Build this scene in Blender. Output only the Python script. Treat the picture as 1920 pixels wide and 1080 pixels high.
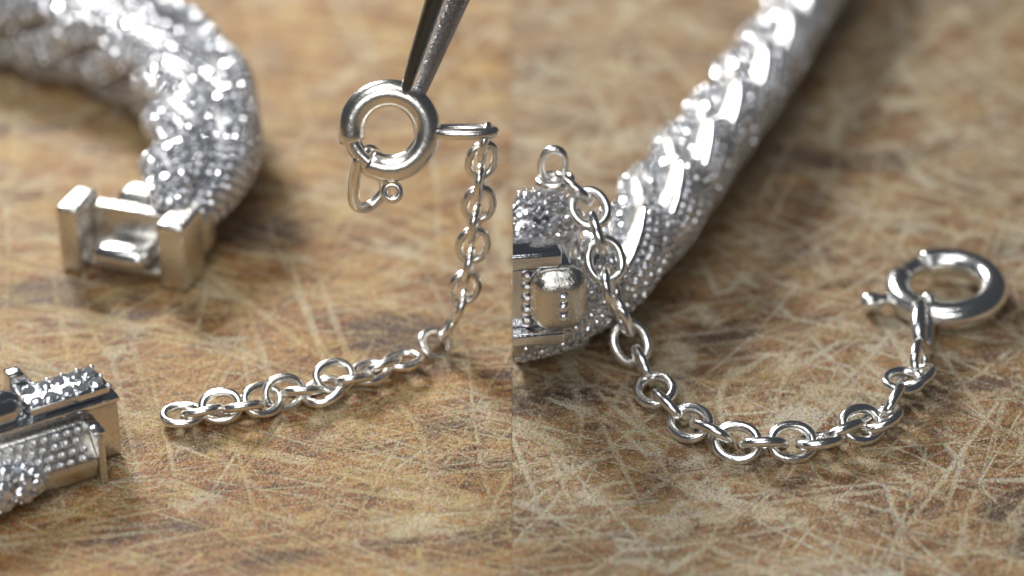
import bpy, bmesh, math, random
from mathutils import Vector, Matrix, noise as mnoise
random.seed(7)
R = math.radians
scene = bpy.context.scene
for o in list(bpy.data.objects): bpy.data.objects.remove(o)
COL = scene.collection

# ------------------------------------------------------------------ camera (1 unit = 1 cm)
PITCH = R(31.0); HFOV = R(22.0); DIST = 14.4
CAM = Vector((0, -DIST*math.cos(PITCH), DIST*math.sin(PITCH)))
FWD = Vector((0, math.cos(PITCH), -math.sin(PITCH)))
RIGHT = Vector((1, 0, 0)); UP = RIGHT.cross(FWD)
TANH = math.tan(HFOV/2)
def ray(px, py):
    return FWD + RIGHT*((px-960)/960*TANH) + UP*((540-py)/960*TANH)
def G(px, py, h=0.0):                 # point of the level plane z = h
    d = ray(px, py); return CAM + d*((h-CAM.z)/d.z)
def V(px, py, y):                     # point of the upright plane y = const
    d = ray(px, py); return CAM + d*((y-CAM.y)/d.y)
cd = bpy.data.cameras.new('camera'); cam = bpy.data.objects.new('camera', cd); COL.objects.link(cam)
cam.location = CAM; cam.rotation_euler = (math.pi/2-PITCH, 0, 0)
cd.sensor_width = 36; cd.angle = HFOV; cd.clip_start = 0.1; cd.clip_end = 500
cd.dof.use_dof = True
FOCUS = (G(960, 795, 0.10)-CAM).dot(FWD)
cd.dof.focus_distance = FOCUS
APERTURE = 0.34                       # lens opening in cm
cd.dof.aperture_fstop = cd.lens*0.001/APERTURE
scene.camera = cam
scene.cycles.max_bounces = 7; scene.cycles.diffuse_bounces = 2; scene.cycles.glossy_bounces = 4

# ------------------------------------------------------------------ light
w = bpy.data.worlds.new('World'); scene.world = w; w.use_nodes = True
bg = w.node_tree.nodes['Background']; bg.inputs[0].default_value = (0.80, 0.86, 1.0, 1); bg.inputs[1].default_value = 0.06
def area(name, loc, target, size, power, col=(1, 1, 1), sy=None):
    l = bpy.data.lights.new(name, 'AREA'); l.energy = power; l.color = col; l.size = size
    if sy: l.shape = 'RECTANGLE'; l.size_y = sy
    o = bpy.data.objects.new(name, l); COL.objects.link(o); o.location = loc
    o.rotation_euler = (Vector(target)-Vector(loc)).to_track_quat('-Z', 'Y').to_euler()
    return o
area('key_softbox', (-7.0, 11.5, 9.5), (-0.3, -0.3, 0), 3.8, 3200, (1, 0.985, 0.96))
area('overhead_softbox', (-3, -3, 15), (-0.3, -0.5, 0), 9, 1100, (0.97, 0.985, 1))
area('front_softbox', (-2, -19, 13), (0, 0, 0.3), 14, 1450, (1, 0.99, 0.97), 8)
vs = scene.view_settings
vs.view_transform = 'Standard'; vs.look = 'None'; vs.exposure = -0.08; vs.gamma = 1; vs.use_curve_mapping = False

# ------------------------------------------------------------------ material helpers
def newmat(name):
    m = bpy.data.materials.new(name); m.use_nodes = True
    nt = m.node_tree; return m, nt, nt.nodes['Principled BSDF']
class NB:
    def __init__(s, nt, flat=False): s.nt = nt; s.flat = flat
    def n(s, t, **kw):
        x = s.nt.nodes.new(t)
        for k, v in kw.items(): setattr(x, k, v)
        return x
    def link(s, a, b): s.nt.links.new(a, b)
    def setin(s, sock, v):
        if hasattr(v, 'links') or isinstance(v, bpy.types.NodeSocket): s.link(v, sock)
        else: sock.default_value = v
    def math(s, op, a, b=0.0, c=None, clamp=False):
        x = s.n('ShaderNodeMath', operation=op, use_clamp=clamp)
        s.setin(x.inputs[0], a); s.setin(x.inputs[1], b)
        if c is not None: s.setin(x.inputs[2], c)
        return x.outputs[0]
    def mix(s, f, a, b, mode='MIX'):
        x = s.n('ShaderNodeMix', data_type='RGBA', blend_type=mode)
        s.setin(x.inputs[0], f); s.setin(x.inputs[6], a); s.setin(x.inputs[7], b)
        return x.outputs[2]
    def noise(s, vec, scale, detail=3, rough=0.5, dist=0.0):
        x = s.n('ShaderNodeTexNoise'); x.noise_dimensions = '2D' if s.flat else '3D'; s.link(vec, x.inputs['Vector'])
        x.inputs['Scale'].default_value = scale; x.inputs['Detail'].default_value = detail
        x.inputs['Roughness'].default_value = rough; x.inputs['Distortion'].default_value = dist
        return x.outputs['Fac'], x.outputs['Color']
    def mapr(s, v, a, b, c=0.0, d=1.0, smooth=True):
        x = s.n('ShaderNodeMapRange'); x.interpolation_type = 'SMOOTHSTEP' if smooth else 'LINEAR'
        s.setin(x.inputs[0], v); s.setin(x.inputs[1], a); s.setin(x.inputs[2], b)
        x.inputs[3].default_value = c; x.inputs[4].default_value = d
        return x.outputs[0]
    def mapping(s, vec, loc=(0, 0, 0), rot=0.0, scale=(1, 1, 1)):
        a = s.n('ShaderNodeMapping'); s.link(vec, a.inputs[0])
        a.inputs['Rotation'].default_value = (0, 0, rot)
        b = s.n('ShaderNodeMapping'); s.link(a.outputs[0], b.inputs[0])
        b.inputs['Location'].default_value = loc; b.inputs['Scale'].default_value = scale
        return b.outputs[0]
    def ramp(s, v, stops):
        x = s.n('ShaderNodeValToRGB'); s.link(v, x.inputs[0]); e = x.color_ramp.elements
        e[0].position, e[0].color = stops[0][0], (*stops[0][1], 1)
        e[1].position, e[1].color = stops[-1][0], (*stops[-1][1], 1)
        for p, c in stops[1:-1]:
            k = e.new(p); k.color = (*c, 1)
        return x.outputs[0]

def wood(name, varnish, pale, chalk, angles, ridges, seed, grain, wear):
    m, nt, P = newmat(name); b = NB(nt, True); rnd = random.Random(seed)
    tc = b.n('ShaderNodeTexCoord').outputs['Object']
    _, wc = b.noise(tc, 0.8, 1)
    wv = b.n('ShaderNodeVectorMath', operation='MULTIPLY_ADD'); b.link(wc, wv.inputs[0])
    wv.inputs[1].default_value = (0.05, 0.05, 0); b.link(tc, wv.inputs[2]); co = wv.outputs[0]
    fine, fcol = b.noise(tc, 30, 3, 0.7)              # fibre-sized mottling
    grit, gcol = b.noise(tc, 75, 1, 0.6)
    brk, _ = b.noise(tc, 6, 2, 0.6)
    fz = b.math('SUBTRACT', fine, 0.5)
    # varnish left on the wood, in patches
    n1, _ = b.noise(b.mapping(tc, (seed, 3, 0), grain, (1.0, 2.0, 1)), 2.0, 4, 0.66)
    base = b.ramp(b.math('MULTIPLY_ADD', fz, 0.35, n1), varnish)
    # close grain
    g1, _ = b.noise(b.mapping(co, (0, seed, 0), grain, (2.2, 12, 1)), 2.0, 3, 0.65)
    base = b.mix(b.mapr(g1, 0.50, 0.74, 0, 0.5), base, (*pale, 1))
    g2, _ = b.noise(b.mapping(co, (5, seed, 0), grain, (2.4, 8, 1)), 2.6, 3, 0.65)
    base = b.mix(b.mapr(g2, 0.56, 0.70, 0, 0.7), base, (0.085, 0.036, 0.018, 1))
    # rubbed bare areas
    n2, _ = b.noise(b.mapping(tc, (9, seed, 0), grain, (1, 1.6, 1)), 1.3, 4, 0.68)
    bare = b.mapr(b.math('MULTIPLY_ADD', fz, 0.5, n2), wear, wear+0.20)
    col = b.mix(b.math('MULTIPLY', bare, 0.55), base, (*pale, 1))
    # long rubbed scratches
    tot = None
    def add(k):
        nonlocal tot
        tot = k if tot is None else b.math('MAXIMUM', tot, k)
    for (ang, sl_, sw, wid, strg) in ridges:
        v, _ = b.noise(b.mapping(co, (rnd.uniform(-20, 20), rnd.uniform(-20, 20), 0), R(-ang), (1/sl_, 1/sw, 1)), 1.0, 1, 0.5)
        d = b.math('ABSOLUTE', b.math('SUBTRACT', v, 0.5))
        d = b.math('MULTIPLY_ADD', fz, wid*1.5, d)
        add(b.math('MULTIPLY', b.mapr(d, wid, wid*0.25, 0, strg), b.mapr(brk, 0.33, 0.55, 0.1, 1.0)))
    # single scratches: drawn-out cells in many directions
    for (ang, L_, W_, thr, strg) in angles:
        vec = b.mapping(co, (rnd.uniform(-20, 20), rnd.uniform(-20, 20), 0), R(-ang), (1/L_, 1/W_, 1))
        vo = b.n('ShaderNodeTexVoronoi'); vo.voronoi_dimensions = '2D'; vo.inputs['Scale'].default_value = 1
        b.link(vec, vo.inputs['Vector'])
        sx = b.n('ShaderNodeSeparateColor'); b.link(vo.outputs['Color'], sx.inputs[0])
        d = b.math('MULTIPLY_ADD', fz, 0.55*thr, vo.outputs['Distance'])
        t = b.math('MULTIPLY', sx.outputs[0], thr)
        k = b.math('DIVIDE', b.math('SUBTRACT', t, d), min(0.11, thr*.4), clamp=True)
        add(b.math('MULTIPLY', k, b.math('MULTIPLY_ADD', sx.outputs[1], 0.6*strg, 0.4*strg)))
    tot = b.math('MULTIPLY', tot, b.mapr(grit, 0.36, 0.56, 0.62, 1.0))
    pc, _ = b.noise(tc, 2.6, 2)
    sc = b.mix(b.mapr(b.math('MULTIPLY_ADD', fz, 0.6, pc), 0.38, 0.62), (*pale, 1), (*chalk, 1))
    col = b.mix(b.math('MULTIPLY', tot, 0.86), col, sc)
    # dark stains soaked into the wood
    st, _ = b.noise(b.mapping(co, (seed*2, 1, 0), grain, (0.8, 1.6, 1)), 0.95, 3, 0.62)
    stm = b.math('MULTIPLY', b.mapr(b.math('MULTIPLY_ADD', fz, 0.25, st), 0.58, 0.70), b.math('SUBTRACT', 1.0, b.math('MULTIPLY', tot, 0.8)))
    col = b.mix(b.math('MULTIPLY', stm, 0.75), col, (0.062, 0.042, 0.036, 1))
    # coloured grain and grit
    col = b.mix(0.55, col, fcol, 'SOFT_LIGHT')
    col = b.mix(b.mapr(grit, 0.60, 0.76, 0, 0.6), col, (0.66, 0.60, 0.50, 1))
    col = b.mix(b.mapr(grit, 0.38, 0.24, 0, 0.7), col, (0.06, 0.036, 0.022, 1))
    b.link(col, P.inputs['Base Color'])
    rg = b.math('MULTIPLY_ADD', b.math('MAXIMUM', tot, bare), 0.34, 0.42)
    b.link(rg, P.inputs['Roughness'])
    P.inputs['Specular IOR Level'].default_value = 0.3
    h = b.math('SUBTRACT', b.math('MULTIPLY_ADD', grit, 0.4, b.math('MULTIPLY', fine, 0.9)), b.math('MULTIPLY', tot, 0.5))
    bp = b.n('ShaderNodeBump'); bp.inputs['Strength'].default_value = 0.7; bp.inputs['Distance'].default_value = 0.02
    b.link(h, bp.inputs['Height']); b.link(bp.outputs[0], P.inputs['Normal'])
    return m

def metal(name, col, rough, scr=0.25, bumpd=0.0015, bscale=30, rvar=0.12):
    m, nt, P = newmat(name); b = NB(nt)
    P.inputs['Metallic'].default_value = 1.0
    tc = b.n('ShaderNodeTexCoord').outputs['Object']
    n1, _ = b.noise(tc, bscale, 4, 0.6)
    n2, _ = b.noise(b.mapping(tc, (0, 0, 0), 0.6, (2, 90, 20)), 2, 3, 0.6)
    b.link(b.mix(b.mapr(n1, 0.35, 0.7, 0, 0.35), (*col, 1), tuple(c*0.82 for c in col)+(1,)), P.inputs['Base Color'])
    b.link(b.math('MULTIPLY_ADD', n1, rvar, rough-rvar*0.5), P.inputs['Roughness'])
    bp = b.n('ShaderNodeBump'); bp.inputs['Strength'].default_value = scr; bp.inputs['Distance'].default_value = bumpd*4
    b.link(b.math('ADD', n1, b.math('MULTIPLY', n2, 0.5)), bp.inputs['Height']); b.link(bp.outputs[0], P.inputs['Normal'])
    return m

LEFT_ANG = [(8, 2.8, .07, .34, .8), (-17, 3.2, .08, .34, .85), (-28, 3.4, .08, .32, .8), (75, 2.8, .08, .28, .85), (104, 4.0, .11, .28, .95),
            (52, 1.4, .07, .30, .8), (-38, 2.2, .06, .32, .85), (20, 2.0, .06, .32, .8),
            (98, 22, .42, .085, 1), (-24, 20, .36, .085, 1), (64, 18, .40, .08, 1), (128, 18, .5, .075, 1), (6, 20, .36, .08, 1)]
LEFT_RID = [(-20, 4.0, .45, .016, .9), (12, 4.0, .5, .014, .8), (97, 4.5, .8, .013, .95), (-34, 3.5, .35, .018, .85), (70, 3.5, .7, .012, .8)]
RIGHT_ANG = [(12, 2.8, .085, .29, .75), (-24, 3.0, .085, .30, .8), (47, 2.8, .085, .29, .8), (72, 2.6, .085, .28, .8), (103, 3.0, .09, .29, .85),
             (132, 2.4, .08, .29, .75), (155, 2.6, .08, .29, .8), (32, 2.4, .07, .27, .7),
             (60, 22, .40, .09, 1), (112, 20, .40, .09, 1), (-28, 20, .36, .085, 1), (28, 18, .40, .085, 1), (145, 18, .40, .08, 1)]
RIGHT_RID = [(55, 4.0, .55, .017, .95), (118, 4.0, .6, .015, .9), (10, 3.5, .5, .015, .9), (-30, 3.5, .45, .016, .9), (80, 3.0, .6, .013, .9), (150, 3.0, .5, .014, .9)]
M = {}
M['wood_left'] = wood('worn_varnished_wood', [(0.28, (0.10, 0.039, 0.013)), (0.44, (0.25, 0.102, 0.027)), (0.60, (0.36, 0.182, 0.052)), (0.78, (0.48, 0.315, 0.11))],
                      (0.57, 0.43, 0.21), (0.62, 0.54, 0.37), LEFT_ANG, LEFT_RID, 3, R(-12), 0.53)
M['wood_right'] = wood('scratched_pale_wood', [(0.28, (0.11, 0.050, 0.023)), (0.44, (0.23, 0.116, 0.046)), (0.60, (0.33, 0.190, 0.078)), (0.78, (0.43, 0.295, 0.135))],
                       (0.55, 0.465, 0.30), (0.62, 0.565, 0.43), RIGHT_ANG, RIGHT_RID, 11, R(-12), 0.56)
M['silver'] = metal('polished_silver', (0.95, 0.945, 0.92), 0.20)
M['silver_warm'] = metal('reflection_tinted_silver', (0.92, 0.89, 0.83), 0.25)  # warm reflection of the wood is put into the silver's colour
M['rhodium'] = metal('rhodium_plate', (0.80, 0.81, 0.83), 0.12)
M['brushed'] = metal('rubbed_plate', (0.76, 0.74, 0.70), 0.26, 0.5, 0.002, 40)
M['dark_metal'] = metal('dark_core_metal', (0.35, 0.35, 0.36), 0.4)  # darker metal for the bracelet cores and the left links
M['steel'] = metal('dark_tool_steel', (0.11, 0.125, 0.15), 0.22, 0.3)
M['steel_rough'] = metal('pitted_tool_steel', (0.34, 0.335, 0.35), 0.36, 1.0, 0.012, 24, 0.3)
def gem_mat():
    m, nt, P = newmat('clear_gemstone'); b = NB(nt)
    oi = b.n('ShaderNodeObjectInfo')
    P.inputs['Base Color'].default_value = (0.74, 0.755, 0.79, 1)
    P.inputs['Metallic'].default_value = 0.75
    P.inputs['Roughness'].default_value = 0.03
    P.inputs['IOR'].default_value = 2.4
    P.inputs['Coat Weight'].default_value = 0.6
    P.inputs['Coat Roughness'].default_value = 0.02
    return m
M['gem'] = gem_mat()

# ------------------------------------------------------------------ mesh helpers
def thing(name, label, cat, loc=(0, 0, 0), group=None):
    o = bpy.data.objects.new(name, None); COL.objects.link(o); o.location = loc
    o.empty_display_size = 0.2; o['label'] = label; o['category'] = cat
    if group: o['group'] = group
    return o
def wloc(p):
    v = Vector((0, 0, 0))
    while p: v += p.location; p = p.parent
    return v
def finish(name, me, mat, parent, smooth=True, kind=None, label=None):
    me.materials.append(mat)
    if smooth: me.polygons.foreach_set('use_smooth', [True]*len(me.polygons))
    o = bpy.data.objects.new(name, me); COL.objects.link(o)
    if parent: o.parent = parent
    if kind: o['kind'] = kind
    if label: o['label'] = label
    return o
def mesh(name, verts, faces, mat, parent=None, smooth=True, kind=None, cut=False, label=None, fix=True):
    """verts in world space; origin at the parent's"""
    bm = bmesh.new(); vs_ = [bm.verts.new(v) for v in verts]
    for f in faces:
        try: bm.faces.new([vs_[i] for i in f])
        except ValueError: pass
    if cut: cut_bm(bm)
    if not bm.faces: bm.free(); return None
    if fix: bmesh.ops.recalc_face_normals(bm, faces=bm.faces)
    off = wloc(parent); bmesh.ops.translate(bm, vec=-off, verts=bm.verts)
    me = bpy.data.meshes.new(name); bm.to_mesh(me); bm.free()
    return finish(name, me, mat, parent, smooth, kind, label)
CUTX = 0.004
def cut_bm(bm):
    """the right-hand bracelet is seen cut off where its board ends"""
    r = bmesh.ops.bisect_plane(bm, geom=bm.verts[:]+bm.edges[:]+bm.faces[:], plane_co=(CUTX, 0, 0), plane_no=(1, 0, 0), clear_inner=True)
    ed = [e for e in r['geom_cut'] if isinstance(e, bmesh.types.BMEdge)]
    if ed:
        try: bmesh.ops.holes_fill(bm, edges=ed)
        except Exception: pass
def catmull(pts, n):
    P_ = [pts[0]*2-pts[1]]+list(pts)+[pts[-1]*2-pts[-2]]; out = []
    for i in range(1, len(P_)-2):
        p0, p1, p2, p3 = P_[i-1:i+3]
        for k in range(n):
            t = k/n
            out.append(0.5*((2*p1)+(p2-p0)*t+(2*p0-5*p1+4*p2-p3)*t*t+(3*p1-p0-3*p2+p3)*t**3))
    out.append(P_[-2]); return out
def resample(pts, n):
    L = [0]
    for a, b_ in zip(pts, pts[1:]): L.append(L[-1]+(b_-a).length)
    out = []; j = 0
    for i in range(n):
        s = L[-1]*i/(n-1)
        while j < len(L)-2 and L[j+1] < s: j += 1
        t = (s-L[j])/max(1e-9, L[j+1]-L[j]); out.append(pts[j].lerp(pts[j+1], t))
    return out, L[-1]
def sweep(pts, rad, closed=False, seg=12, flat=1.0, ref=None):
    """round (or flattened) bar along points -> verts, faces"""
    n = len(pts); V_ = []; F_ = []
    rf = (lambda i: rad[i]) if isinstance(rad, (list, tuple)) else (lambda i: rad)
    prev = ref or Vector((0.123, 0.456, 0.88))
    for i in range(n):
        if closed: t = (pts[(i+1) % n]-pts[i-1]).normalized()
        else: t = (pts[min(i+1, n-1)]-pts[max(i-1, 0)]).normalized()
        a = (prev-t*prev.dot(t))
        if a.length < 1e-5: a = t.orthogonal()
        a.normalize(); prev = a; c = t.cross(a)
        for k in range(seg):
            q = 2*math.pi*k/seg
            V_.append(pts[i]+(a*math.cos(q)+c*math.sin(q)*flat)*rf(i))
    m_ = n if closed else n-1
    # for closed sweeps the frame may come back rotated: match the nearest offset
    offs = 0
    if closed:
        base = V_[(n-1)*seg]; offs = min(range(seg), key=lambda k: (V_[k]-base).length)
    for i in range(m_):
        for k in range(seg):
            i2 = (i+1) % n; o_ = offs if (closed and i == n-1) else 0
            F_.append((i*seg+k, i*seg+(k+1) % seg, i2*seg+(k+1+o_) % seg, i2*seg+(k+o_) % seg))
    if not closed:
        F_.append(tuple(range(seg))[::-1]); F_.append(tuple((n-1)*seg+k for k in range(seg)))
    return V_, F_
def oval(a, b, n=32, p=2.0):
    """closed outline in x (long) and y"""
    out = []
    for i in range(n):
        q = 2*math.pi*i/n; c, s = math.cos(q), math.sin(q)
        out.append(Vector((a*math.copysign(abs(c)**(2/p), c), b*math.copysign(abs(s)**(2/p), s), 0)))
    return out
def frame(t, nrm):
    t = t.normalized(); nrm = (nrm-t*nrm.dot(t)).normalized(); y = nrm.cross(t)
    return Matrix((t, y, nrm)).transposed()
def hexa(fr, org, lo, hi, bev=0.01, seg=2):
    """bevelled block in a local frame (3x3) -> bmesh"""
    bm = bmesh.new()
    r = bmesh.ops.create_cube(bm, size=1)
    for v in bm.verts:
        v.co = Vector([lo[i] if v.co[i] < 0 else hi[i] for i in range(3)])
    if bev: bmesh.ops.bevel(bm, geom=bm.edges[:], offset=bev, segments=seg, profile=0.5, affect='EDGES')
    for v in bm.verts: v.co = org+fr @ v.co
    return bm
def prism(fr, org, prof, x0, x1, bev=0.01, seg=2):
    """profile in local (y, z) drawn out along local x"""
    bm = bmesh.new()
    A = [bm.verts.new((x0, y, z)) for y, z in prof]; B = [bm.verts.new((x1, y, z)) for y, z in prof]; n = len(prof)
    bm.faces.new(A[::-1]); bm.faces.new(B)
    for i in range(n): bm.faces.new((A[i], A[(i+1) % n], B[(i+1) % n], B[i]))
    bmesh.ops.recalc_face_normals(bm, faces=bm.faces)
    if bev: bmesh.ops.bevel(bm, geom=bm.edges[:], offset=bev, segments=seg, profile=0.5, affect='EDGES')
    for v in bm.verts: v.co = org+fr @ v.co
    return bm
def bmobj(name, bm, mat, parent, cut=False, smooth=True, kind=None, label=None, autosm=True):
    if cut: cut_bm(bm)
    if not bm.faces: bm.free(); return None
    bmesh.ops.recalc_face_normals(bm, faces=bm.faces)
    bmesh.ops.translate(bm, vec=-wloc(parent), verts=bm.verts)
    if smooth and autosm:
        for e in bm.edges:
            if len(e.link_faces) == 2 and e.calc_face_angle(0) > R(40): e.smooth = False
    me = bpy.data.meshes.new(name); bm.to_mesh(me); bm.free()
    return finish(name, me, mat, parent, smooth, kind, label)

# shared small meshes
def gem_mesh():
    vs_ = []; f = []
    for k in range(8):
        q = math.pi*k/4; vs_.append((0.50*math.cos(q), 0.50*math.sin(q), 0.56))
    for k in range(8):
        q = math.pi*(k+.5)/4; vs_.append((0.80*math.cos(q), 0.80*math.sin(q), 0.36))
    for k in range(8):
        q = math.pi*k/4; vs_.append((math.cos(q), math.sin(q), 0.02))
    f.append(tuple(range(8)))
    for k in range(8):
        j = (k+1) % 8
        f += [(k, 8+k, j), (8+k, 16+k, 16+j), (8+k, 16+j, j) if False else (8+k, 16+j, 8+k)][:2]
        f += [(j, 8+k, 16+j, 8+j)]
    f.append(tuple(range(23, 15, -1)))
    return vs_, f
GV, GF = gem_mesh()
GEM = bpy.data.meshes.new('gemstone'); GEM.from_pydata(GV, [], GF); GEM.materials.append(M['gem'])
_bm = bmesh.new(); _bm.from_mesh(GEM); bmesh.ops.recalc_face_normals(_bm, faces=_bm.faces); _bm.to_mesh(GEM); _bm.free()
_bm = bmesh.new(); bmesh.ops.create_icosphere(_bm, subdivisions=2, radius=1)
BEADV = [v.co.copy() for v in _bm.verts]; BEADF = [tuple(v.index for v in f.verts) for f in _bm.faces]; _bm.free()
_bm = bmesh.new(); bmesh.ops.create_icosphere(_bm, subdivisions=1, radius=1)
BV1 = [v.co.copy() for v in _bm.verts]; BF1 = [tuple(v.index for v in f.verts) for f in _bm.faces]; _bm.free()
def beadmesh(mat):
    me = bpy.data.meshes.new('bead'); me.from_pydata(BEADV, [], BEADF); me.materials.append(mat)
    me.polygons.foreach_set('use_smooth', [True]*len(me.polygons)); return me
BEAD = beadmesh(M['rhodium'])
def put(name, me, pos, nrm, size, parent, spin=0.0):
    o = bpy.data.objects.new(name, me); COL.objects.link(o); o.parent = parent
    o.location = Vector(pos)-wloc(parent)
    q = Vector(nrm).to_track_quat('Z', 'Y'); o.rotation_euler = (q.to_matrix() @ Matrix.Rotation(spin, 3, 'Z')).to_euler()
    o.scale = (size,)*3; return o
def joined(name, items, vv, ff, mat, parent, smooth, kind='stuff'):
    """many tiny alike pieces as one mesh; items = (pos, nrm, size, spin)"""
    if not items: return
    off = wloc(parent); VV = []; FF = []
    for pos, nrm, size, spin in items:
        mt = nrm.to_track_quat('Z', 'Y').to_matrix() @ Matrix.Rotation(spin, 3, 'Z'); b0 = len(VV)
        VV += [mt @ (Vector(v)*size)+pos-off for v in vv]; FF += [tuple(i+b0 for i in f) for f in ff]
    me = bpy.data.meshes.new(name); me.from_pydata(VV, [], FF)
    return finish(name, me, mat, parent, smooth, kind)

# ------------------------------------------------------------------ the setting: two scratched boards meeting edge to edge
def board(name, x0, x1, mat):
    bm = bmesh.new(); bmesh.ops.create_cube(bm, size=1)
    for v in bm.verts:
        v.co = Vector((x0 if v.co.x < 0 else x1, -30 if v.co.y < 0 else 45, -2.5 if v.co.z < 0 else 0))
    me = bpy.data.meshes.new(name); bm.to_mesh(me); bm.free()
    o = finish(name, me, mat, None, False, 'structure'); return o
board('wooden_board', -40, -0.001, M['wood_left'])
board('wooden_board', 0.001, 40, M['wood_right'])

# ------------------------------------------------------------------ rope-twist bracelet
def in_view(p):
    d = p-CAM; z = d.dot(FWD); x = d.dot(RIGHT)/z/TANH; y = d.dot(UP)/z/TANH
    return abs(x) < 1.03 and abs(y) < 0.60
def rope(root, path, r, step, lng, mat, gem_r, cut, seed, taper=None, rows=4, twist=38, phi0=112, grow=(.22, .70), rim=True):
    """overlapping twisted links, each with a raised polished rim and pave rows"""
    rnd = random.Random(seed)
    pts = catmull(path, 40); _, Ltot = resample(pts, 4)
    NP = int(Ltot*40)+2; pts, Ltot = resample(pts, NP); z = Vector((0, 0, 1))
    def at(s_):
        f = min(max(s_/Ltot, 0), 1)*(NP-1); i = min(int(f), NP-2); p = pts[i].lerp(pts[i+1], f-i)
        t = (pts[min(i+3, NP-1)]-pts[max(i-2, 0)]).normalized(); return p, t
    core, _ = resample(pts, 60); cv, cf = sweep(core, [r*.52*(taper(i/59) if taper else 1) for i in range(60)], seg=16)
    mesh('core', cv, cf, M['dark_metal'], root, cut=cut)
    gems = []; beads = []; NU = 30; SEG = 24; sm = lambda x: x*x*(3-2*x)
    for k in range(rows):
        if k == 2: continue          # nothing sits under the core
        s0 = -lng*.5+(k % 2)*step*.5+step*.13*k
        while s0 < Ltot-lng*.3:
            j1, j2, j3 = rnd.uniform(-.04, .04)*step, rnd.uniform(-5, 5), rnd.uniform(.95, 1.05)
            cs = []; es = []
            for i in range(NU+1):
                u = i/NU; p, t = at(s0+j1+u*lng); tt = taper(min(max((s0+u*lng)/Ltot, 0), 1)) if taper else 1
                phi = R(phi0+k*360/rows+j2+(u-.5)*twist)
                n_ = t.cross(z).normalized(); b_ = n_.cross(t); e = n_*math.cos(phi)+b_*math.sin(phi)
                ro = r*tt*(grow[0]+(grow[1]-grow[0])*sm(u)); cs.append(p+e*ro); es.append((e, r*tt*j3))
            def cap(u): return max(1e-3, 1-abs(2*u-1)**7)**.5
            def surf(i, q):
                e, rr = es[i]; t = (cs[min(i+1, NU)]-cs[max(i-1, 0)]).normalized()
                e = (e-t*e.dot(t)).normalized(); c = t.cross(e); tl = R(20)
                et = e*math.cos(tl)+c*math.sin(tl); ct = t.cross(et); cp = cap(i/NU)
                aa, bb = rr*.40*(.35+.65*cp)*cp, rr*math.pi/rows*.66*cp
                cq, sq = math.cos(q), math.sin(q); f = lambda v: math.copysign(abs(v)**.8, v)
                nr = (et*(cq/max(aa, 1e-4))+ct*(sq/max(bb, 1e-4)))
                nr = nr.normalized()-t*(0.9 if i < 2 else (-0.9 if i > NU-2 else 0))
                return cs[i]+et*(aa*f(cq))+ct*(bb*f(sq)), nr.normalized(), t
            VV = [surf(i, 2*math.pi*j/SEG)[0] for i in range(NU+1) for j in range(SEG)]
            FF = [(i*SEG+j, i*SEG+(j+1) % SEG, (i+1)*SEG+(j+1) % SEG, (i+1)*SEG+j) for i in range(NU) for j in range(SEG)]
            FF += [tuple(range(SEG))[::-1], tuple(NU*SEG+j for j in range(SEG))]
            if max(v.z for v in VV) > 0.02:
                lk = mesh('bracelet_link', VV, FF, mat, root, cut=cut)
                if lk and rim:
                    rp = [surf(i, R(-58))[0] for i in range(3, NU)]
                    rv, rf = sweep(rp, [r*.085*min(1, .35+.25*i, .35+.25*(len(rp)-1-i)) for i in range(len(rp))], seg=10)
                    mesh('polished_rim', rv, rf, M['rhodium'], lk, cut=cut)
            bb0 = r*math.pi/rows*.66; dq = math.degrees(gem_r*2.25/bb0)*.92
            q = -58+dq*.95 if rim else -84; a_i = 0
            while q < (82 if rim else 100):
                acc = (a_i % 2)*gem_r*1.1; last = surf(2, R(q))[0]
                for i in range(3, NU*4):
                    fi = 2+(NU-2)*(i-3)/(NU*4-4); i0 = int(fi); p0, nr, t = surf(i0, R(q)); p1 = surf(min(i0+1, NU), R(q))[0]; p = p0.lerp(p1, fi-i0)
                    acc += (p-last).length; last = p
                    if acc >= gem_r*2.25:
                        acc -= gem_r*2.25
                        gems.append((p+nr*gem_r*.02, (nr+Vector((rnd.uniform(-.22, .22) for _ in range(3)))).normalized(), gem_r*rnd.uniform(.9, 1.05), rnd.uniform(0, 3)))
                        side = t.cross(nr).normalized()
                        for sg in (1, -1): beads.append((p+side*gem_r*.98*sg+t*gem_r*rnd.uniform(.8, 1.1)+nr*gem_r*.2, nr, gem_r*rnd.uniform(.24, .36), 0))
                q += dq; a_i += 1
            s0 += step
    return gems, beads
def set_stones(root, gems, beads, xmin=None):
    if xmin is not None:
        gems = [g for g in gems if g[0].x > xmin+g[2]]; beads = [g for g in beads if g[0].x > xmin+g[2]]
    gems = [g for g in gems if g[0].z > g[2]*0.5]; beads = [g for g in beads if g[0].z > g[2]]
    def score(g):
        d = g[0]-CAM; s = -d.normalized().dot(g[1])
        return (g[2]/d.length*max(s, 0.0)) if (in_view(g[0]) and s > 0.05 ) else -d.length
    gems.sort(key=score, reverse=True)
    for g in gems[:300]: put('gemstone', GEM, *g[:3], root, g[3])
    joined('gemstones', gems[300:], GV, GF, M['gem'], root, False)
    joined('setting_beads', beads, BV1, BF1, M['rhodium'], root, True)

# right-hand bracelet
rb = thing('bracelet', 'rope-twist pave bracelet ending in a boxed clasp with a chain draped over it', 'bracelet', G(1300, 380, 0))
rbpath = [G(860, 640, .20), G(955, 620, .20), G(1040, 604, .20), G(1110, 566, .21), G(1170, 505, .23), G(1238, 418, .24), G(1322, 300, .24), G(1412, 178, .24), G(1490, 60, .24), G(1555, -50, .24), G(1605, -150, .24)]
g_, b_ = rope(rb, rbpath, 0.242, .54, .92, M['brushed'], 0.0240, True, 5, twist=88, phi0=126, grow=(.08, .80), taper=lambda u: 1.12-.24*max(0, (u-.3)/.7))
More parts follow.
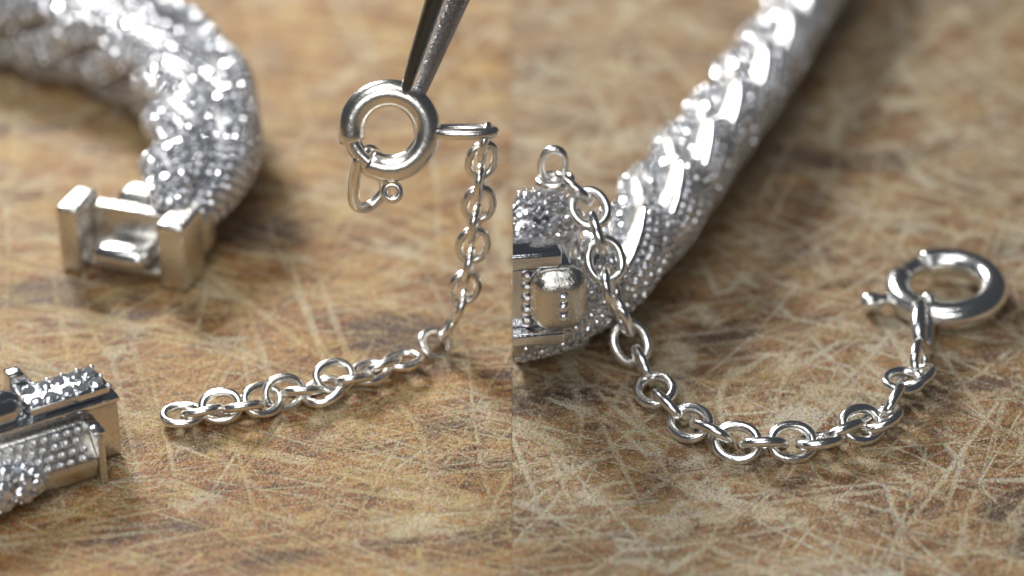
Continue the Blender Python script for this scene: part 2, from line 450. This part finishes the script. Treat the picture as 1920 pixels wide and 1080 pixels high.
# left-hand bracelet
lb = thing('bracelet', 'out-of-focus rope-twist pave bracelet curving round to an open box clasp receiver', 'bracelet', G(380, 300, 0))
lbpath = [G(338, 405, .31), G(375, 345, .32), G(388, 268, .33), G(373, 185, .33), G(305, 114, .33), G(200, 64, .33), G(95, 38, .33), G(-30, 8, .33), G(-160, -30, .33)]
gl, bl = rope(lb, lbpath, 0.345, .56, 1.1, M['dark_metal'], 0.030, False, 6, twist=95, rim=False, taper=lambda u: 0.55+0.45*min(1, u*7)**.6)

# clasp of the right-hand bracelet -------------------------------------------------
def fr_yaw(deg):
    return Matrix.Rotation(R(deg), 3, 'Z')
F0 = fr_yaw(8)
cb = G(1010, 640, .32)
def clasp_block(name, lo, hi, mat, bev, seg=3, parent=None):
    return bmobj(name, hexa(F0, cb, lo, hi, bev, seg), mat, parent or rb, cut=True)
clasp_block('clasp_box', (-.6, 0.03, .02), (.17, .34, .42), M['rhodium'], .02)
clasp_block('lower_rail', (-.6, -.05, .0), (.13, .06, .075), M['rhodium'], .018)
clasp_block('upper_rail', (-.6, -.02, .43), (.115, .12, .52), M['rhodium'], .022)
# rounded tongue with a channel of stones
tb = hexa(F0, cb, (-.045, -.10, .082), (.245, .10, .425), .105, 7)
tongue = bmobj('clasp_tongue', tb, M['brushed'], rb, cut=True, autosm=False)
ch = hexa(F0, cb, (.082, -.104, .16), (.140, .0, .345), .02, 3)
bmobj('channel', ch, M['steel_rough'], tongue)
for q in range(3):
    put('gemstone', GEM, cb+F0 @ Vector((.11, -.103, .195+.055*q)), F0 @ Vector((0, -1, .1)), .026, tongue, q)
for i in range(3):
    for j in range(5):
        p = cb+F0 @ Vector((-.18+.062*i, .022, .11+.066*j))
        if p.x > .03: put('bead', BEAD, p, (0, -1, 0), .032, rb)
# pave cheek behind the clasp, where the chain end lies
chk = bmesh.new(); bmesh.ops.create_uvsphere(chk, u_segments=36, v_segments=20, radius=1)
cc = G(1000, 432, .62); fc = fr_yaw(24)
CA, CB, CCc = .26, .16, .20
for v in chk.verts: v.co = cc+fc @ Vector((v.co.x*CA, v.co.y*CB, v.co.z*CCc))
cheek = bmobj('pave_cheek', chk, M['rhodium'], rb, cut=True, autosm=False)
rnd = random.Random(3)
for i in range(5):
    th = R(8+i*21); n_ = max(3, int(2*math.pi*math.cos(th)*.30/.062))
    for j in range(n_):
        f = 2*math.pi*(j+.5*(i % 2))/n_
        d = Vector((math.cos(f)*math.cos(th), math.sin(f)*math.cos(th), math.sin(th)))
        p = cc+fc @ Vector((d.x*CA, d.y*CB, d.z*CCc)); nr = (fc @ Vector((d.x/CA, d.y/CB, d.z/CCc))).normalized()
        g_.append((p, nr, .027, rnd.uniform(0, 3)))
        b_.append((p+fc @ Vector((.03, 0, 0))+nr*.004, nr, .010, 0)); b_.append((p+Vector((0, 0, .03))+nr*.002, nr, .010, 0))
# ring of the hinge
hv, hf = sweep([G(1078, 490, .36)+Vector((0, .08*math.cos(q), .13*math.sin(q))) for q in [2*math.pi*k/28 for k in range(28)]], .022, True)
mesh('hinge_ring', hv, hf, M['silver_warm'], rb, cut=True)
set_stones(rb, g_, b_, CUTX)

# receiver of the left-hand bracelet -------------------------------------------------
F1 = fr_yaw(-19); rc = G(243, 528, 0)
def rblock(name, lo, hi, mat, bev=.02):
    return bmobj(name, hexa(F1, rc, lo, hi, bev, 3), mat, lb)
rblock('receiver_cheek', (-.41, -.02, .0), (-.275, .24, .41), M['brushed'], .025)
rblock('receiver_cheek', (.19, -.02, .0), (.355, .24, .41), M['brushed'], .025)
rblock('back_wall', (-.273, .15, .06), (.188, .238, .36), M['brushed'], .012)
rblock('receiver_floor', (-.273, .04, .02), (.188, .148, .07), M['brushed'], .012)
rblock('receiver_tongue', (-.19, -.08, .12), (.13, .16, .22), M['silver'], .05)
bmobj('socket', hexa(F1, rc, (-.2, .242, .05), (.35, .46, .40), .08, 4), M['brushed'], lb)
set_stones(lb, gl, bl)

# ------------------------------------------------------------------ clasp insert in front, left
F2 = fr_yaw(31); oc = G(231, 853, 0)
ci = thing('clasp_insert', 'sharp pave-topped box clasp end with beaded side panel at the left edge', 'clasp', oc)
def L(x, y, z): return oc+F2 @ Vector((x, y, z))      # x along the box (left is minus), y away, z up
def cblock(name, lo, hi, mat, bev=.012, parent=None, seg=2):
    return bmobj(name, hexa(F2, oc, lo, hi, bev, seg), mat, parent or ci)
cblock('body', (-1.5, 0, .012), (0, .245, .322), M['brushed'], .016)
cblock('slab', (-1.5, -.012, .325), (.006, .25, .350), M['rhodium'], .007)
plate = cblock('pave_plate', (-.44, .016, .353), (-.03, .238, .408), M['rhodium'], .010)
rp_ = random.Random(21)
for i in range(5):
    for j in range(2):
        put('gemstone', GEM, L(-.074-.078*i+rp_.uniform(-.004, .004), .072+.104*j+rp_.uniform(-.004, .004), .405), F2 @ Vector((rp_.uniform(-.3, .3), rp_.uniform(-.5, .1), 1)), .041, plate, rp_.uniform(0, 3))
for i in range(6):
    for j in range(3):
        put('bead', BEAD, L(-.036-.078*i+rp_.uniform(-.006, .006), .028+.100*j+rp_.uniform(-.006, .006), .402), (0, 0, 1), rp_.uniform(.012, .016), plate)
cblock('end_plate', (-.195, -.185, .0), (-.155, -.005, .275), M['brushed'], .012)
cblock('end_plate_rim', (-.208, -.180, .276), (-.143, .0, .300), M['rhodium'], .010)
panel = bmobj('bead_panel', prism(F2, oc, [(-.003, .305), (-.05, .30), (-.17, .155), (-.178, .12), (-.150, .035), (-.003, .02)], -.92, -.197, .008), M['brushed'], ci)
sl = (Vector((0, -.12, -.145))).normalized(); sn = F2 @ Vector((0, -.145, .12)).normalized()
for i in range(8):
    for j in range(4):
        p0 = Vector((-.24-.058*i-.024*(j % 2)+rp_.uniform(-.004, .004), -.06, .288))+sl*(.018+.047*j)
        put('bead', BEAD, oc+F2 @ p0+sn*.003, sn, rp_.uniform(.0165, .0205), panel)
# pave lump of the first link and the knuckle and fin behind
def lump(name, cx, ax, parent, mat, stones, seed, yaw=29):
    bm = bmesh.new(); bmesh.ops.create_uvsphere(bm, u_segments=36, v_segments=20, radius=1)
    fr = fr_yaw(yaw)
    for v in bm.verts: v.co = cx+fr @ Vector((v.co.x*ax[0], v.co.y*ax[1], v.co.z*ax[2]))
    o = bmobj(name, bm, mat, parent, autosm=False); rn = random.Random(seed); bd = []
    if stones:
        for i in range(7):
            th = R(-15+i*16); n_ = max(3, int(2*math.pi*math.cos(th)*(ax[0]+ax[1])/2/.085))
            for j in range(n_):
                f = 2*math.pi*(j+.5*(i % 2))/n_
                d = Vector((math.cos(f)*math.cos(th), math.sin(f)*math.cos(th), math.sin(th)))
                p = cx+fr @ Vector((d.x*ax[0], d.y*ax[1], d.z*ax[2])); nr = (fr @ Vector((d.x/ax[0], d.y/ax[1], d.z/ax[2]))).normalized()
                if nr.y > .4 or p.x < G(-60, 800).x: continue
                put('gemstone', GEM, p, nr, .042, o, rn.uniform(0, 3))
                bd.append((p+nr.orthogonal().normalized()*.044, nr, .014, 0)); bd.append((p-nr.orthogonal().normalized()*.044, nr, .014, 0))
        joined('setting_beads', bd, BV1, BF1, M['rhodium'], o, True)
    return o
lump('pave_link', L(-.76, -.13, .125), (.30, .11, .12), ci, M['brushed'], True, 4, 31)
kn = [L(-1.0, .10, .40), L(-.53, .10, .40), L(-.48, .10, .395), L(-.455, .10, .39)]
kv, kf = sweep(kn, [.095, .095, .075, .02], seg=24); mesh('knuckle', kv, kf, M['rhodium'], ci)
bmobj('fin', prism(F2 @ Matrix.Rotation(R(90), 3, 'Z'), L(-.37, .27, 0), [(-.10, .30), (.09, .30), (.085, .475), (.01, .475)], -.03, .06, .012), M['rhodium'], ci)

# ------------------------------------------------------------------ chains
LA, LB, LR = .105, .086, .0262
def link_mesh(mat, a=LA, b=LB, r=LR, p=2.15):
    v, f = sweep(oval(a, b, 30, p), r, True, 12)
    me = bpy.data.meshes.new('link'); me.from_pydata([tuple(x) for x in v], [], f); me.materials.append(mat)
    bm = bmesh.new(); bm.from_mesh(me); bmesh.ops.recalc_face_normals(bm, faces=bm.faces); bm.to_mesh(me); bm.free()
    me.polygons.foreach_set('use_smooth', [True]*len(me.polygons)); return me
def place_links(root, me, pts, skip=0):
    """pts = (point, roll): roll 0 shows the link's face to the front, 90 its edge"""
    n = len(pts); out = []
    for i, (p, roll, *rest) in enumerate(pts):
        if i < skip: continue
        if rest and rest[0] is not None: t = Vector(rest[0]).normalized()
        else: t = (pts[min(i+1, n-1)][0]-pts[max(i-1, 0)][0]).normalized()
        v = (CAM-p).normalized(); vp = (v-t*v.dot(t)).normalized(); s = t.cross(vp)
        if s.dot(Vector((.3, 0, 1))) < 0: s = -s
        nr = vp*math.cos(R(roll))+s*math.sin(R(roll))
        o = bpy.data.objects.new('link', me); COL.objects.link(o); o.parent = root
        o.location = p-wloc(root); o.rotation_euler = frame(t, nr).to_euler(); out.append(o)
    return out
H = .072
OP, ED, FL = 16, 98, 58
# right-hand chain
rc_ = thing('safety_chain', 'bright silver cable chain with spring ring, curving over the pale board', 'chain', G(1440, 840, 0))
right = [(1037, 309, .98, 8, (0.1, 0, 1)), (1041, 339, .90, 66, (1, .1, .05)), (1075, 352, .86, 92), (1105, 391, .80, 12), (1121, 437, .72, 88), (1134, 488, .62, 12), (1146, 541, .48, 78),
         (1166, 592, .31, 100), (1182, 643, .13, OP), (1205, 686, .09, ED), (1229, 732, H, OP), (1256, 764, H, ED), (1294, 793, H, OP+4), (1335, 813, H, ED+2), (1382, 830, H, OP),
         (1431, 834, H, ED+4), (1485, 829, H, OP), (1536, 826, H, FL+14), (1580, 810, H, ED), (1616, 796, H, OP+2), (1650, 786, H, FL), (1672, 757, H+.03, ED), (1694, 714, H+.03, 26), (1716, 708, H, FL), (1724, 678, H+.02, 70)]
lm_r = link_mesh(M['silver'])
pts = []
for x, y, h, ro, *t in right: pts.append((G(x, y, h), ro+random.uniform(-5, 5), t[0] if t else None))
lks = place_links(rc_, lm_r, pts); lks[0].scale = (.86, .74, .9); lks[1].scale = (.82, .82, .9)

def spring_ring(parent, c, fr, Rr, tr, gap, mat, knob_at, eye, name='spring_ring', knob_style=0):
    """hollow ring with a gap (degrees), an inner spring wire in the gap, a trigger knob and an eye loop"""
    def on(q, rad=Rr, dz=0): return c+fr @ Vector((rad*math.cos(R(q)), rad*math.sin(R(q)), dz))
    g0, g1 = gap; n = 72
    arc = [on(g1+(360-(g1-g0))*i/n) for i in range(n+1)]
    rad = [tr*(0.90 if i in (0, n) else (0.97 if i in (1, n-1) else 1)) for i in range(n+1)]
    v, f = sweep(arc, rad, seg=24); ring = mesh(name, v, f, mat, parent)
    arc = [on(g0-6+(g1-g0+12)*i/14) for i in range(15)]
    v, f = sweep(arc, tr*.62, seg=16); mesh('spring_wire', v, f, mat, ring)
    if knob_at is not None:
        kd = (on(knob_at, 1)-c).normalized()
        if knob_style == 0:
            p0 = on(knob_at, Rr+tr*.7)
            v, f = sweep([p0+kd*tr*t for t in (0, .5, .75, 1.0, 1.3, 1.8, 2.1, 2.25)], [tr*s for s in (.50, .46, .46, .66, .76, .72, .50, .12)], seg=18)
            mesh('trigger_knob', v, f, mat, ring)
        else:
            p0 = on(knob_at, Rr+tr*1.75)
            v, f = sweep([p0+fr @ Vector((tr*.55*math.cos(q), tr*.55*math.sin(q), 0)) for q in [2*math.pi*k/24 for k in range(24)]], tr*.31, True, 12)
            mesh('trigger_knob', v, f, mat, ring)
    ep, ea, eb, er, ex, en = eye
    fe = frame(ex, en)
    v, f = sweep([ep+fe @ q for q in oval(ea, eb, 36, 2.2)], er, True, 14); mesh('eye_loop', v, f, mat, ring)
    return ring
rp = G(1773, 541, .10)
frr = Matrix.Rotation(R(-4), 3, 'Y') @ Matrix.Rotation(R(4), 3, 'X')
ex = (G(1727, 660, .07)-G(1733, 568, .13))
spring_ring(rc_, rp, frr, .255, .077, (112, 150), M['silver'], 192, (G(1730, 616, .105), .155, .084, .041, ex, Vector((1, -.85, .3))))
v, f = sweep([G(1737, 573, .115)+Vector((.02*i-.02, .012*i, .02)) for i in range(4)], [.03, .05, .045, .03], seg=14)
mesh('eye_collar', v, f, M['silver'], rc_)

# left-hand chain, hanging from the tweezers
Y0 = G(848, 655, 0).y
lc = thing('safety_chain', 'silver cable chain hanging from the tweezers, its tail lying on the brown board', 'chain', G(620, 740, 0))
left = [(342, 778, H-.02, FL-4, (1, .15, 0)), (379, 771, H-.01, 88), (414, 762, H, OP+6), (455, 764, H, ED-4), (492, 750, H, OP+4), (532, 737, H, OP-20), (567, 735, H, ED-2), (606, 734, H-.01, FL-12),
        (626, 706, H+.04, 20), (662, 714, H, ED), (694, 698, H, FL-10), (716, 688, H, ED), (756, 676, H, FL)]
pts = [(G(x, y, h), ro, t[0] if t else None) for x, y, h, ro, *t in left]
hang = [(816, 647, 12), (843, 610, 82), (861, 577, 84), (871, 540, 24), (879, 499, 86), (887, 460, 14), (891, 420, 80), (898, 383, 16), (900, 342, 84), (904, 300, 26), (909, 268, 86)]
pts += [(V(x, y, Y0), ro) for x, y, ro in hang]
lm_l = link_mesh(M['silver_warm'])
lm_l2 = link_mesh(M['silver_warm'], LA*.89, LB*.9, LR*.92)
place_links(lc, lm_l2, pts[:14])
lm_h = link_mesh(M['silver_warm'], LA*.86, LB*.84, LR*.84)
place_links(lc, lm_h, pts[13:], 1)
sp = V(730, 245, Y0-.02)
view = (CAM-sp).normalized()
nrm = (view+Vector((-.22, 0, -.16))).normalized()
frl = frame(RIGHT, nrm)
ring = spring_ring(lc, sp, frl, .190, .070, (196, 236), M['silver_warm'], -88, (V(868, 247, Y0), .155, .078, .029, V(928, 246, Y0)-V(815, 246, Y0), Vector((0, .32, 1))), knob_style=1)
v, f = sweep([V(805, 243, Y0), V(815, 244, Y0), V(826, 245, Y0)], [.05, .042, .03], seg=14); mesh('eye_collar', v, f, M['silver_warm'], lc)
# the loop of wire caught in the gap
lp = catmull([V(x, y, Y0+dy) for x, y, dy in [(672, 300, -.08), (664, 345, -.06), (666, 383, -.02), (690, 388, .03), (716, 366, .06), (722, 345, .07), (715, 310, .06), (705, 288, .02), (690, 282, -.04), (672, 300, -.08)]], 8)[:-1]
v, f = sweep(lp, .030, True, 12); mesh('jump_ring', v, f, M['silver_warm'], lc)

# ------------------------------------------------------------------ tweezers
tw = thing('tweezers', 'dark steel tweezer tips reaching down to grip the spring ring', 'tweezers', V(770, 180, Y0))
def prong(tip, far, w0, mat, flatn, name='prong', keep=1.0, label=None):
    ax = far-tip; n = 40; pts_ = [tip+ax*(i/n) for i in range(n+1)]
    def wd(t):                                  # t in cm from the tip
        return w0+min(t, 4.0)*.066*keep
    rad = [wd(ax.length*i/n) for i in range(n+1)]; rad[0] *= .45; pts_[0] = tip; 
    pts_.insert(1, tip+ax*0.004); rad.insert(1, w0*.9)
    v, f = sweep(pts_, rad, seg=20, flat=.72, ref=flatn)
    return mesh(name, v, f, mat, tw, label=label)
def ext(a, b_, k): return a+(b_-a)*k
f0, f1 = V(759, 172, Y0-.09), V(816, 0, Y0-.10)
r0, r1 = V(772, 208, Y0+.055), V(858, 0, Y0+.10)
prong(f0, ext(f0, f1, 14)+Vector((0, .3, 0)), .040, M['steel'], Vector((0, -1, .3)), keep=.72)
prong(r0, ext(r0, r1, 11), .044, M['steel_rough'], Vector((0, -1, .3)), keep=.80)
